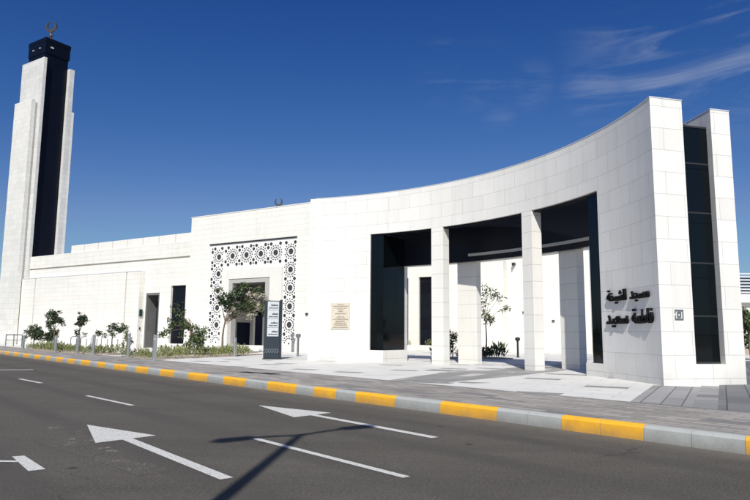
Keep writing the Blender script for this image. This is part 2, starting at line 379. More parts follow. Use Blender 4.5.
# ------------------------------------------------------------------ road markings
def mark(name, poly, mat='paint', z=.004): return sheet(name, poly, z, M[mat])
def lineq(a, b, w):
    dx, dy = unit(b[0]-a[0], b[1]-a[1]); nx, ny = -dy*w/2, dx*w/2
    return [(a[0]-nx, a[1]-ny), (b[0]-nx, b[1]-ny), (b[0]+nx, b[1]+ny), (a[0]+nx, a[1]+ny)]
for a, b, w in (((.4, 7.95), (-1.94, 10.72), .12), ((-5.62, 15.28), (-7.68, 17.5), .12), ((-11.0, 21.58), (-12.71, 23.38), .14), ((-15.2, 29.0), (-17.8, 28.2), .3)):
    mark('lane_dash', lineq(a, b, w))
for a, b in (((2.75, 5.2), (5.1, 2.45)),): mark('lane_dash', lineq(a, b, .12))
def arrow(tip, left, right, s0, s1, w):
    """three head corners and the shaft from the head to s1"""
    m = MB(); m.face([(*tip, .004), (*left, .004), (*right, .004)])
    q = lineq(s0, s1, w); m.face([(*p, .0045) for p in q]); struct('lane_arrow', m, M['paint'])
arrow((-5.27, 12.09), (-4.28, 10.16), (-3.60, 10.92), (-3.98, 10.60), (-1.72, 7.80), .17)
arrow((-2.74, 15.51), (-1.62, 13.38), (-.92, 14.17), (-1.38, 13.92), (1.02, 10.93), .17)
m = MB(); m.face([(*p, .004) for p in [(-4.93, 9.03), (-4.80, 9.10), (-4.07, 8.24), (-4.22, 8.12)]]); m.face([(*p, .0045) for p in lineq((-6.6, 8.75), (-4.66, 8.70), .10)])
struct('parking_mark', m, M['paint'])
mark('worn_marking', [(-5.9, 11.9), (-5.55, 12.1), (-4.35, 10.35), (-3.5, 9.35), (-2.5, 8.2), (-2.8, 7.9), (-3.9, 9.0), (-4.9, 9.9)], 'ghost', .002)
# drain grates in the pavement
for (t_, n_), lb in (((18.0, 1.65), 'left of the two dark drain gratings set in the pavement'), ((17.0, 1.85), 'right of the two dark drain gratings set in the pavement')):
    m = MB(); m.prism([kb(t_, n_)[:2], kb(t_ - .95, n_)[:2], kb(t_ - .95, n_ + .42)[:2], kb(t_, n_ + .42)[:2]], G - .03, G + .006)
    for i in range(9):
        a = t_ - .06 - i*.1; m.prism([kb(a, n_ + .04)[:2], kb(a - .05, n_ + .04)[:2], kb(a - .05, n_ + .38)[:2], kb(a, n_ + .38)[:2]], G, G + .012)
    c = kb(t_ - .45, n_ + .2, G); single('drain_grate', m, M['drain'], tuple(c), lb, 'drain grate', 'drain gratings in the pavement')

# ------------------------------------------------------------------ the curved portico
TOPZ = 9.1; OPZ = 6.95; PLZ = .87; LB = 5.42
port = root('curved_portico', tuple(cp(35, 1.5, G)), 'tall white stone portico sweeping in a concave curve, with three black-lined openings', 'portico')
def endang(r):   # the right end is cut along a straight line
    x = CC[0] + r; 
    for _ in range(6):
        y = 19.18 + .268*(x - 8.53); th = math.asin((y - CC[1])/r); x = CC[0] + r*math.cos(th)
    return math.degrees(th)
E0, E1, E2, E3 = endang(CR), endang(CR + 1.15), endang(CR + 2.2), endang(CR + 2.92)
L = 73.0
w1 = MB()
w1.arc(61.7, L, 0, .5, G - .02, TOPZ); w1.arc(13.7, 61.7, 0, .5, OPZ, TOPZ)
part('front_wall', w1, M['curve'], port)
mp_ = MB(); mp_.arc(E0, 13.7, 0, 1.15, G - .02, TOPZ, t0b=E1); part('end_wall', mp_, M['curve'], port)
for a, b in ((46.6, 49.0), (27.75, 29.95)):
    q = MB(); q.arc(a, b, 0.002, .52, G - .02, OPZ - .001, step=.6); part('front_pillar', q, M['pylon'], port, bev=.015)
for a, b in ((45.3, 48.8), (26.9, 30.1)):
    q = MB(); q.arc(a, b, 2.2, 2.62, G - .02, LB - .002, step=.8); part('rear_pillar', q, M['pylon'], port, bev=.015)
bw = MB(); bw.arc(E2, 12.6, 2.2, 2.92, G - .02, 8.93, t0b=E3); part('rear_end_wall', bw, M['curve'], port)
bw = MB(); bw.arc(59.3, L, 2.2, 2.9, G - .02, 8.925); bw.arc(12.6, 59.3, 2.2, 2.9, LB, 8.92); part('rear_wall', bw, M['curve'], port)
ld = MB(); ld.arc(17, 59.1, 1.95, 2.195, LB - .03, LB + .22); part('dark_beam', ld, M['black_panel'], port)
ld = MB(); ld.arc(17, 46, 1.85, 2.195, LB + .222, LB + .35); part('rear_ledge', ld, M['frame_grey'], port)
dp = MB(); dp.arc(13.2, 61.5, 2.06, 2.19, LB + .222, TOPZ - .4); part('black_fascia', dp, M['black_panel'], port)
lp = MB(); lp.arc(13.8, 61.6, .12, .495, OPZ - .07, OPZ - .003)
part('lintel_lining', lp, M['black_panel'], port)
# plinths and dark glass bays
pq = MB(); pq.arc(58.9, 61.7, 0.004, 2.19, G - .02, PLZ - .002, t0b=58.2); part('plinth', pq, M['pylon'], port)
pq = MB(); pq.arc(13.7, 17.3, 0.004, .9, G - .02, .72); part('plinth', pq, M['pylon'], port)
pq = MB(); pq.prism([cp(E1, 1.152)[:2], cp(E2, 2.198)[:2], cp(E2 + 4, 2.198)[:2], cp(E1 + 4, 1.152)[:2]], G - .02, PLZ); part('plinth', pq, M['pylon'], port)
gq = MB(); gq.arc(59.1, 61.69, .09, 2.1, PLZ, OPZ - .08, t0b=58.6); part('glass_bay', gq, M['glass_big'], port)
gq = MB(); gq.arc(13.72, 16.1, .07, .8, .722, OPZ - .08); part('glass_bay', gq, M['glass_big'], port)
gq = MB(); gq.prism([cp(E1 + .9, 1.152)[:2], cp(E2 + .8, 2.198)[:2], cp(E2 + 3.6, 2.198)[:2], cp(E1 + 3.7, 1.152)[:2]], PLZ, 8.42)
gp = part('glass_bay', gq, M['glass_big'], port)
mu = MB()
A_, B_ = cp(E1 + .86, 1.16), cp(E2 + .77, 2.19)
def mullion_done():
    global mu
    part('mullion', mu, M['dark_metal'], gp); mu = MB()
for z in (2.3, 3.95, 5.55, 7.15):
    mu.prism([(A_.x, A_.y), (B_.x, B_.y), (B_.x, B_.y + .05), (A_.x, A_.y + .05)], z, z + .05); mullion_done()
for z in (PLZ, 8.36): mu.prism([(A_.x, A_.y - .01), (B_.x, B_.y - .01), (B_.x, B_.y + .06), (A_.x, A_.y + .06)], z + .001, z + .06); mullion_done()
# coping
cq = MB(); EM = endang(CR + .511); cq.arc(E0 - .04, L, -.012, .51, TOPZ + .001, TOPZ + .035, t0b=EM - .04); part('coping', cq, M['coping'], port)
cq = MB(); cq.arc(EM - .04, 13.7, .512, 1.162, TOPZ + .001, TOPZ + .035, t0b=E1 - .04); part('coping', cq, M['coping'], port)
cq = MB(); cq.arc(E2 - .04, L, 2.19, 2.93, 8.931, 8.965, t0b=E3 - .04); part('coping', cq, M['coping'], port)
# left end return closing the two leaves
rq = MB(); rq.arc(L + .002, L + 1.1, 0, 2.9, G - .02, TOPZ + .002); part('return_wall', rq, M['curve'], port)

# raised black lettering on the curve (rectangular kufic strokes), u to the right, v up, in metres
def arcbox(m, u0, u1, v0, v1, skew=0.0):
    """stroke block from arc length u (left to right as read from the road)"""
    ta = 12.55 - math.degrees(u1/CR); tb = 12.55 - math.degrees(u0/CR)
    m.arc(ta, tb, -.12, -.035, v0, v1, step=.8)
def word(text, u0, w, z, sy, bold=.045):
    c = bpy.data.curves.new('glyphs', 'FONT'); c.body = text; c.size = 1; c.extrude = .5; c.offset = bold; c.resolution_u = 3
    t = bpy.data.objects.new('glyphs', c); COL.objects.link(t)
    me = bpy.data.meshes.new_from_object(t.evaluated_get(bpy.context.evaluated_depsgraph_get())); bpy.data.objects.remove(t)
    xs = [v.co.x for v in me.vertices]; x0, x1 = min(xs), max(xs); me.name = 'word'; me.materials.clear(); me.materials.append(M['letters'])
    for v in me.vertices:
        u = u0 + (v.co.x - x0)/(x1 - x0)*w; n = -.015 if v.co.z < 0 else -.085
        q = cp(12.55 - math.degrees(u/CR), n, z + v.co.y*sy) - port.location; v.co = q
    o = bpy.data.objects.new('word', me); COL.objects.link(o); o.parent = port
    return o
word('\uFE94\uFEA8\uFEF4\uFEB8\uFEDF\uFE8D', .14, 1.16, 2.89, .50, .016)
word('\uFEAA\uFEA0\uFEB4\uFEE3', 1.56, 1.20, 2.90, .50, .016)
word('\uFEAA\uFEF4\uFECC\uFEB3', .04, 1.32, 2.11, .60, .016)
word('\uFE94\uFEE4\uFEC3\uFE8E\uFED3', 1.64, 1.32, 2.11, .62, .016)
# small square emblem on the end pylon
EA = Vector((8.53, 19.18, 0)); ED = Vector((.966, .259, 0)); EN = Vector((.259, -.966, 0))
def ebox(m, a0, a1, z0, z1, d0, d1):
    P = [EA + ED*a0 + EN*d1, EA + ED*a1 + EN*d1, EA + ED*a1 + EN*d0, EA + ED*a0 + EN*d0]; m.prism([p[:2] for p in P], z0, z1)
m = MB()
for a0, a1, z0, z1 in ((.50, .80, 2.20, 2.235), (.50, .80, 2.47, 2.50), (.50, .53, 2.235, 2.33), (.77, .80, 2.235, 2.47), (.50, .53, 2.39, 2.47), (.58, .62, 2.27, 2.42), (.62, .72, 2.27, 2.31), (.68, .72, 2.31, 2.40), (.60, .72, 2.40, 2.44)):
    ebox(m, a0, a1, z0, z1, .002, .03)
part('emblem', m, M['metal'], port, w=False)
# beige inscription plaque
m = MB(); m.arc(65.65, 69.5, -.05, -.002, 1.95, 3.33); pq = part('plaque', m, M['plaque'], port)
m = MB(); z = 3.22
def tick(m, cth, halfdeg, z, h):
    t = cth - halfdeg
    while t < cth + halfdeg:
        w = random.uniform(.08, .26); m.arc(t, min(t + w, cth + halfdeg), -.058, -.0505, z - random.uniform(0, .015), z + h*random.uniform(.6, 1.), step=2); t += w + random.uniform(.03, .08)
for z, hw, h in ((3.24, .7, .03), (3.14, 1.6, .045), (3.04, 1.3, .03), (2.95, .6, .04), (2.86, .5, .04), (2.74, 1.1, .055), (2.60, .7, .03), (2.52, 1.0, .04), (2.44, 1.6, .04), (2.33, .9, .06), (2.24, 1.2, .06), (2.14, 1.3, .05), (2.02, 1.6, .045)):
    tick(m, 67.55, hw, z, h)
part('inscription', m, M['plaque_ink'], pq, w=False)

# ------------------------------------------------------------------ mosque hall
hall = root('mosque_hall', tuple(fp(-14, 4, G)), 'long low white stone mosque hall with a latticed entrance portal', 'mosque')
# upper block: wall built round the portal
SL, SR, ST, SB = -11.15, -1.28, 9.43, .70
m = MB()
m.fbox(-13.6, SL, 0, 5.9, G - .02, 12.0); m.fbox(-13.6, -7, 5.9, 13, G - .02, 12.0); m.fbox(SR, 2, 0, 5.9, G - .02, 12.0); m.fbox(SL, SR, 0, 5.9, ST, 12.0); m.fbox(SL, SR, 0, .3, G - .02, SB)
m.fbox(SL, -8.2, .45, 5.9, SB, ST); m.fbox(-4.5, SR, .45, 5.9, SB, ST); m.fbox(-8.2, -4.5, .45, 5.9, 5.88, ST)
part('entrance_block_wall', m, M['facade'], hall, w=False)
m = MB(); m.fbox(-13.64, 2.04, -.03, 5.95, 12.001, 12.07); m.fbox(-13.64, -6.96, 5.951, 13.04, 12.001, 12.07); part('block_coping', m, M['plain'], hall)
# dark backing of the lattice
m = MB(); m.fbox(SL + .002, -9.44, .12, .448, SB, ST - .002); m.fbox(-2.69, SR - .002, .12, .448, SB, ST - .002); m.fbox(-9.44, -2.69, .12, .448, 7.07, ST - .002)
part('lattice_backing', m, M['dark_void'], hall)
m = MB(); m.fbox(SL, SR, -.03, .28, ST - .09, ST - .003); part('lintel_shadow_strip', m, M['dark_metal'], hall)  # dark strip standing in for the shadow line along the screen's top edge
# lattice: repeating rosette tiles with real pierced holes
def ngon(cx, cy, rx, ry, n, rot=0): return [(cx + rx*math.cos(rot + 2*PI*i/n), cy + ry*math.sin(rot + 2*PI*i/n)) for i in range(n)]
def inside(p, poly):
    r = False; n = len(poly)
    for i in range(n):
        a, b = poly[i], poly[(i+1) % n]
        if (a[1] > p[1]) != (b[1] > p[1]) and p[0] < (b[0]-a[0])*(p[1]-a[1])/(b[1]-a[1]) + a[0]: r = not r
    return r
def crossing(a, b, c, d):
    def o(p, q, r): return (q[0]-p[0])*(r[1]-p[1]) - (q[1]-p[1])*(r[0]-p[0])
    return o(a, b, c)*o(a, b, d) < 0 and o(c, d, a)*o(c, d, b) < 0
def lattice_strip(u0, u1, v0, v1, centres, tw, thh):
    holes = []; boxes = []
    m_ = .05
    def add(p):
        us = [a for a, b in p]; vs = [b for a, b in p]
        if not (min(us) > u0 + m_ and max(us) < u1 - m_ and min(vs) > v0 + m_ and max(vs) < v1 - m_): return
        c = (sum(us)/len(p), sum(vs)/len(p)); g_ = [(c[0] + (a - c[0])*1.12, c[1] + (b - c[1])*1.12) for a, b in p]
        bb = (min(us) - .03, max(us) + .03, min(vs) - .03, max(vs) + .03)
        for h, hb in zip(holes, boxes):
            if bb[0] > hb[1] or bb[1] < hb[0] or bb[2] > hb[3] or bb[3] < hb[2]: continue
            if any(inside(q, h) for q in g_) or any(inside(q, g_) for q in h): return
            for i in range(len(h)):
                for j in range(len(g_)):
                    if crossing(h[i], h[(i+1) % len(h)], g_[j], g_[(j+1) % len(g_)]): return
        holes.append(p); boxes.append(bb)
    seen = set()
    def once(cx, cy): 
        k = (round(cx, 2), round(cy, 2))
        for a in seen:
            if abs(a[0]-k[0]) < .04 and abs(a[1]-k[1]) < .04: return False
        seen.add(k); return True
    for cx, cy in centres: add(ngon(cx, cy, .165*tw, .175*thh, 8, PI/8))
    for cx, cy in centres:
        for sx, sy in ((1, 1), (1, -1), (-1, 1), (-1, -1)):
            for ox, oy in ((.5 - .19, .5), (.5, .5 - .19)):
                px, py = cx + sx*ox*tw, cy + sy*oy*thh
                if abs(px - u0) < .12*tw: px = u0 + .145*tw
                if abs(px - u1) < .12*tw: px = u1 - .145*tw
                if abs(py - v0) < .12*thh: py = v0 + .145*thh
                if abs(py - v1) < .12*thh: py = v1 - .145*thh
                if once(px, py): add(ngon(px, py, .104*tw, .108*thh, 6, 0 if ox < .4 else PI/6))
    for cx, cy in centres:
        for i in range(16):
            for a, rr, ra, rt_ in ((2*PI*(i + .5)/16, .277, .070, .049), (2*PI*i/16, .402, .052, .062)):
                px, py = cx + rr*tw*math.cos(a), cy + rr*thh*math.sin(a); ca, sa = math.cos(a), math.sin(a)
                add([(px + (ca*dx - sa*dy)*tw, py + (sa*dx + ca*dy)*thh) for dx, dy in ((ra, 0), (0, rt_), (-ra, 0), (0, -rt_))])
        for sx in (-1, 0, 1):
            for sy in (-1, 0, 1):
                px, py = cx + sx*.5*tw, cy + sy*.5*thh
                if once(px, py): add(ngon(px, py, .07*tw, .07*thh, 4))
    m = MB(); outer = [(u0, v0), (u1, v0), (u1, v1), (u0, v1)]
    loops = [[Vector((a, b, 0)) for a, b in outer]] + [[Vector((a, b, 0)) for a, b in h] for h in holes]
    flat = [p for lp in loops for p in lp]
    tris = tessellate_polygon(loops)
    f0, f1 = .06, .085
    for tr in tris:
        P = [flat[i] for i in tr]; m.face([fp(p.x, f0, p.y) for p in P])
    for lp in loops:
        n = len(lp)
        for i in range(n):
            a, b = lp[i], lp[(i+1) % n]
            m.face([fp(a.x, f0, a.y), fp(b.x, f0, b.y), fp(b.x, f1, b.y), fp(a.x, f1, a.y)])
    return m
TW, TH = 1.614, 1.47
cols = [-10.02 + TW*i for i in range(6)]; rows = [8.24 - TH*i for i in range(6)]
# two side strips and the strip over the doorway
def lat(name, *a):
    m = lattice_strip(*a); me = m.mesh(name, M['lattice'], tuple(hall.location)); o = bpy.data.objects.new(name, me); COL.objects.link(o); o.parent = hall; return o
lat('lattice_panel', SL + .01, -9.43, SB + .01, ST - .10, [(cols[0], r) for r in rows], TW, TH)
lat('lattice_panel', -2.70, SR - .01, SB + .01, ST - .10, [(cols[5], r) for r in rows], TW, TH)
lat('lattice_panel', -9.428, -2.702, 7.07, ST - .10, [(c, rows[0]) for c in cols[1:5]] + [(cols[0], rows[0]), (cols[5], rows[0])] , TW, TH)
# white surround, grey frame, vestibule
m = MB(); m.fbox(-9.42, -8.6, -.10, .40, G - .02, 7.06); m.fbox(-3.98, -2.72, -.10, .40, G - .02, 7.06); m.fbox(-8.6, -3.98, -.10, .40, 6.25, 7.06)
part('portal_surround', m, M['plain'], hall, w=False)
m = MB(); m.fbox(-8.598, -8.2, -.04, .44, G - .02, 6.248); m.fbox(-4.5, -3.982, -.04, .44, G - .02, 6.248); m.fbox(-8.2, -4.5, -.04, .44, 5.88, 6.248)
part('portal_frame', m, M['frame_grey'], hall, w=False)
m = MB()
m.fbox(-8.198, -8.15, .452, 2.6, G, 5.875); m.fbox(-4.55, -4.502, .452, 2.6, G, 5.875); m.fbox(-8.198, -4.502, 2.6, 3.0, G, 5.87); m.fbox(-8.15, -4.55, .46, 2.6, 5.80, 5.87); 
part('vestibule_wall', m, M['grey_stone'], hall, w=False)
m = MB(); m.fbox(-8.148, -8.10, .6, 2.14, G, 2.6); part('side_door', m, M['navy'], hall)
m = MB(); m.fbox(-7.85, -7.05, 2.54, 2.598, G, 4.15); part('door', m, M['navy'], hall)
m = MB(); m.fbox(-6.3, -5.0, 2.54, 2.598, G, 2.7); part('door', m, M['navy'], hall)

# wing
WL, WRT = -42.9, -13.62
m = MB()
m.fbox(WL, -20.15, .6, 14, G - .02, 8.52); m.fbox(-18.2, -16.65, .6, 14, G - .02, 8.52); m.fbox(-14.65, WRT, .6, 14, G - .02, 8.52)
m.fbox(-20.15, -18.2, .6, 14, 5.4, 8.52); m.fbox(-16.65, -14.65, .6, 14, 6.0, 8.52); m.fbox(-16.65, -14.65, .6, 14, G - .02, .68); m.fbox(-20.15, -18.2, 2.1, 14, G - .02, 5.4)
m.fbox(WL, WRT, .78, 14, 8.52, 8.68); m.fbox(WL, WRT, .56, 14, 8.68, 10.04)
part('wing_wall', m, M['facade_rough'], hall, w=False)
m = MB(); m.fbox(-16.65, -14.65, .82, .9, .68, 6.0); wn = part('window', m, M['glass'], hall)
m = MB(); m.fbox(-20.148, -20.0, .62, 2.098, G, 5.39); m.fbox(-18.35, -18.202, .62, 2.098, G, 5.39); m.fbox(-20.0, -18.35, 1.8, 2.098, G, 5.39); m.fbox(-20.0, -18.35, .62, 1.8, 5.2, 5.39)
part('doorway_lining', m, M['grey_stone'], hall, w=False)
m = MB(); m.fbox(-19.95, -18.75, 1.72, 1.798, G, 4.6); part('door', m, M['slate'], hall)
# projecting block with two upright grooves
BL, BR = -40.8, -20.42
m = MB()
for a, b in ((BL, -38.2), (-38.02, -22.54), (-22.36, BR)): m.fbox(a, b, .02, .58, G - .02, 7.48)
m.fbox(-38.2, -38.02, .2, .58, G - .02, 7.48); m.fbox(-22.54, -22.36, .2, .58, G - .02, 7.48)
part('projecting_bay', m, M['facade_rough'], hall, w=False)
for a, b in ((-38.198, -38.022), (-22.538, -22.362)):
    m = MB(); m.fbox(a, b, .17, .198, G, 7.46); part('groove_lining', m, M['frame_grey'], hall, w=False)
m = MB(); m.fbox(BL, BR, .0, .59, 7.482, 7.54); part('bay_coping', m, M['coping'], hall)
m = MB(); m.fbox(-20.41, -20.30, .12, .42, 3.2, 3.85); part('wall_sign', m, M['teal'], hall)
m = MB(); m.fbox(-20.41, -20.33, .2, .32, 1.95, 2.15); part('wall_sign', m, M['dark_metal'], hall)
# parapet of tall panels on the wing roof
s = -33.0; k = 0
while s < -13.9:
    e = min(s + 2.36, -13.66); m = MB(); m.fbox(s, e - .09, .75, .95, 10.045, 10.86); part('parapet_panel', m, M['plain'], hall); s += 2.36
m = MB(); m.fbox(-33.0, -13.66, .95, 1.1, 10.045, 10.80); part('parapet_backing', m, M['frame_grey'], hall)
m = MB()
for s_, z_ in ((-41.9, 3.05),): m.fbox(s_ - .12, s_ + .12, .45, .6, z_, z_ + .12)
part('wall_lamp', m, M['dark_metal'], hall)
m = MB(); m.fbox(-.2, 0.0, -.14, -.002, 3.15, 3.28); part('wall_lamp', m, M['dark_metal'], hall)

# ------------------------------------------------------------------ crescent finials
def crescent(m, c, R, ax, thick=.12):
    """upright crescent open at the top right, in the vertical plane through direction ax"""
    n = 28; out = []; inn = []
    for i in range(n + 1):
        a = math.radians(75 - 315*i/n*1.0)
        out.append((R*math.cos(a), R*math.sin(a)))
    t0 = math.radians(75); r2 = R*.74
    for i in range(n + 1):
        f = i/n; a = math.radians(75 - 315*f); w = math.sin(PI*f)**.8
        rr = R*(1 - .46*w - .01); inn.append((rr*math.cos(a) , rr*math.sin(a)))
    nx = (-ax[1], ax[0])
    def P(u, v, d): return (c[0] + ax[0]*u + nx[0]*d, c[1] + ax[1]*u + nx[1]*d, c[2] + v)
    h = thick/2
    for i in range(n):
        a, b, c2, d2 = out[i], out[i+1], inn[i+1], inn[i]
        m.face([P(*a, -h), P(*b, -h), P(*c2, -h), P(*d2, -h)]); m.face([P(*d2, h), P(*c2, h), P(*b, h), P(*a, h)])
        m.face([P(*a, h), P(*b, h), P(*b, -h), P(*a, -h)]); m.face([P(*d2, -h), P(*c2, -h), P(*c2, h), P(*d2, h)])

# ------------------------------------------------------------------ minaret
mnr = root('minaret', tuple(fp(-42.6, 2, G)), 'tall square minaret of white stone slabs around a black core', 'minaret')
m = MB(); m.fbox(-44.35, -40.9, .66, 3.58, G, 36.0); part('core', m, M['navy'], mnr)
m = MB(); m.fbox(-44.5, -40.76, .58, 3.74, 36.001, 36.5); m.fbox(-44.45, -40.8, .6, 3.7, 34.6, 35.999); part('cap', m, M['navy'], mnr)
m = MB(); m.fbox(-45.0, -40.35, .3, .658, G - .02, 33.8); part('stone_slab', m, M['tower'], mnr)
m = MB(); m.fbox(-44.46, -40.83, -.5, -.05, G - .02, 28.5); m.fbox(-44.3, -41.0, -.05, .298, G - .02, 28.3); part('stone_slab', m, M['tower_low'], mnr, w=False)
m = MB(); m.fbox(-45.0, -40.4, 3.582, 4.2, G - .02, 33.5); part('stone_slab', m, M['tower'], mnr)
m = MB(); m.fbox(-44.5, -40.4, 4.2, 4.5, G - .02, 28.2); part('stone_slab', m, M['tower_low'], mnr)
for s_ in (-43.3, -41.9):
    m = MB(); m.fbox(s_ - .13, s_ + .13, .50, .578, 35.25, 35.38); part('spotlight', m, M['frame_grey'], mnr)
m = MB(); m.fbox(-40.752, -40.70, 1.2, 1.55, 35.3, 35.5); part('spotlight', m, M['frame_grey'], mnr)
fc = fp(-42.6, 2.15, 36.5)
fn = MB(); fn.lathe(fc, [(.35, 0), (.28, .12), (.12, .3), (.09, .9), (.2, 1.05), (.26, 1.2), (.2, 1.36), (.08, 1.5), (.08, 1.75), (.0, 1.8)], 12)
crescent(fn, (fc.x, fc.y, fc.z + 2.4), .76, (.97, -.24), .2); part('finial', fn, M['bronze'], mnr, w=False)
# small dome with its crescent behind the entrance block
dc = fp(-10.3, 8, 12.07)
dome = root('roof_dome', tuple(dc), 'small dome with dark crescent finial just showing above the entrance block roof', 'dome')
dm = MB(); dm.lathe(dc, [(2.0, 0), (2.0, .25), (1.95, .5), (1.75, .85), (1.4, 1.15), (.9, 1.35), (.35, 1.45), (0, 1.47)], 24); 
o = part('dome_shell', dm, M['plain'], dome)
for p in o.data.polygons: p.use_smooth = True
fn = MB(); fn.lathe((dc.x, dc.y, dc.z + 1.4), [(.16, 0), (.1, .2), (.07, .45), (.2, .6), (.2, .7), (.06, .85), (0, .9)], 10)
crescent(fn, (dc.x, dc.y, dc.z + 2.5), .40, (.97, -.24), .14); part('finial', fn, M['bronze'], dome, w=False)

# ------------------------------------------------------------------ courtyard building seen through the portico
crt = root('courtyard_hall', tuple(kp(5, 3, G)), 'white stone hall across the courtyard, seen through the portico openings', 'building')
m = MB()
m.fbox(-9, -2.2, 0, 14, G - .02, 9.2, kp); m.fbox(-2.2, -.2, 0, 14, 7.05, 9.2, kp); m.fbox(-.2, 6.2, 0, 14, G - .02, 9.2, kp); m.fbox(-2.2, -.2, 0, 14, G - .02, .7, kp)
part('projecting_wall', m, M['court'], crt, w=False)
m = MB(); m.fbox(6.2, 13.3, .9, 14, G - .02, 8.75, kp); m.fbox(6.2, 13.3, 14, 30, G - .02, 7.6, kp); part('rear_wall', m, M['court'], crt, w=False)
m = MB(); m.fbox(-2.2, -.2, .25, .35, .7, 7.05, kp); part('window', m, M['glass'], crt)
m = MB(); m.fbox(-3.62, -3.32, -.012, .1, .5, 7.0, kp); part('window', m, M['glass'], crt)
for o_ in (3., 8., 13.):
    m = MB(); m.fbox(13.28, 13.34, o_, o_ + 1.2, .7, 5.0, kp); part('window', m, M['glass'], crt)
for s_, z_ in ((6.75, 7.8),):
    m = MB(); m.fbox(s_, s_ + .25, .55, .9, z_, z_ + .2, kp); m.fbox(s_ + .08, s_ + .16, .4, .55, z_ - .1, z_ + .12, kp); part('wall_lamp', m, M['dark_metal'], crt, w=False)
for s_, z_ in ((7.55, 3.6), (7.75, 2.9), (10.1, 2.85), (11.1, 3.6)):
    m = MB(); m.fbox(s_, s_ + .22, .78, .9, z_, z_ + .13, kp); part('wall_lamp', m, M['dark_metal'], crt)
# low white planter box under its window
pr = root('planter_box', tuple(kp(-1.5, -1.6, G)), 'low white planter with small plants under the courtyard window', 'planter')
m = MB(); m.fbox(-4.2, 2.0, -2.4, -2.15, G - .01, .72, kp); m.fbox(-4.2, 2.0, -.7, -.45, G - .01, .72, kp); m.fbox(-4.2, -3.95, -2.15, -.7, G - .01, .72, kp); m.fbox(1.75, 2.0, -2.15, -.7, G - .01, .72, kp)
part('planter_wall', m, M['plain'], pr, w=False)
m = MB(); m.fbox(-3.95, 1.75, -2.15, -.7, G, .64, kp); part('soil', m, M['soil'], pr)

# ------------------------------------------------------------------ plants
def leafquad(m, c, size, d=None, mi=0, ratio=.5):
    d = d or Vector((random.gauss(0, 1), random.gauss(0, 1), random.gauss(0, .8))).normalized()
    x = d.orthogonal().normalized(); x = Matrix.Rotation(random.uniform(0, 2*PI), 3, d) @ x
    l = size*random.uniform(.7, 1.3); w = l*ratio
    b = len(m.v)
    m.face([c, c + d*l*.5 + x*w*.5, c + d*l, c + d*l*.5 - x*w*.5], None, mi)
def blob_leaves(m, c, r, n, size, mi=0, squash=.8, ratio=.5):
    for _ in range(n):
        d = Vector((random.gauss(0, 1), random.gauss(0, 1), random.gauss(0, 1))).normalized()*r*random.random()**.45
        d.z *= squash; leafquad(m, c + d, size, None, mi, ratio)
def branch(m, a, b, r0, r1, seg=6):
    a = Vector(a); b = Vector(b); n = 4; prev = a; pr_ = r0
    off = Vector((random.uniform(-1, 1), random.uniform(-1, 1), 0))*(b - a).length*.06
    for i in range(1, n + 1):
        f = i/n; p = a.lerp(b, f) + off*math.sin(PI*f); r = r0 + (r1 - r0)*f
        m.cyl(prev, p, pr_, r, seg, False); prev = p; pr_ = r
def tree(name, base, h, crown, label, cat, mat='leaf_mid', trunk_r=.05, leaf=.16, n=60, lean=(0, 0), group=None, stems=1, ratio=.5):
    """crown: list of (dx, dy, dz, r, n, mat_index)"""
    base = Vector(base); r = root(name, tuple(base), label, cat, group)
    t = MB(); top = base + Vector((lean[0], lean[1], h*.55))
    for k in range(stems):
        b0 = base + Vector((random.uniform(-.06, .06), random.uniform(-.06, .06), 0))*(k > 0)
        branch(t, b0 - Vector((0, 0, .05)), top + Vector((random.uniform(-.1, .1), 0, 0))*(k > 0), trunk_r, trunk_r*.6, 8)
    for dx, dy, dz, cr, nn, mi in crown:
        c = base + Vector((dx, dy, dz)); branch(t, top - Vector((0, 0, h*random.uniform(-.02, .08))), c, trunk_r*.36, trunk_r*.10, 5)
        for _ in range(4):
            q = c + Vector((random.gauss(0, 1), random.gauss(0, 1), random.gauss(0, .7)))*cr*.6; branch(t, c, q, trunk_r*.18, trunk_r*.06, 4)
    part('trunk', t, M['bark'], r, w=False)
    l = MB()
    for dx, dy, dz, cr, nn, mi in crown:
        c = base + Vector((dx, dy, dz))
        for _ in range(5):
            cc = c + Vector((random.gauss(0, 1), random.gauss(0, 1), random.gauss(0, .8)))*cr*.5
            blob_leaves(l, cc, cr*.55, max(3, int(nn*1.9)//5), leaf, mi, .8, ratio)
    part('crown', l, [M[mat], M['leaf_flower'], M['leaf_dark']], r, w=False)
    return r
def rc(n, rx, rz, z0, r, cnt, mi=0): return [(random.uniform(-rx, rx), random.uniform(-rx, rx), z0 + random.uniform(-rz, rz), r, cnt, mi) for _ in range(n)]
tree('young_tree', (-24.06, 48.54, G), 3.0, rc(9, .33, .6, 2.15, .34, 80), 'small round-crowned tree second tallest left of the block, by the round shrubs', 'tree', 'leaf_dark', .05, .15)
tree('young_tree', (-20.31, 44.45, G), 2.6, rc(7, .2, .7, 1.75, .26, 70), 'narrow upright young tree between the first bollards and the bike racks', 'tree', 'leaf_dark', .045, .14)
tree('young_tree', (-17.4, 42.9, G), 2.2, [(-.75, 0, 1.35, .35, 80, 0), (-.35, .2, 1.65, .3, 70, 0), (.2, 0, 1.8, .35, 90, 0), (.55, .1, 1.55, .3, 70, 0), (.85, 0, 1.75, .22, 40, 0), (0, -.2, 1.45, .3, 60, 0)], 'flat-topped sparse young tree beside the bike racks', 'tree', 'leaf_dark', .05, .14)
tree('young_tree', (-15.75, 41.3, G), 2.0, [(0, 0, 1.15, .3, 80, 0), (.15, .1, .8, .25, 50, 0), (-.1, 0, 1.5, .22, 40, 0), (-.35, 0, 1.95, .14, 16, 0), (-.3, .1, .6, .2, 30, 0)], 'smallest thin young tree near the corner of the projecting bay', 'tree', 'leaf_mid', .04, .12)
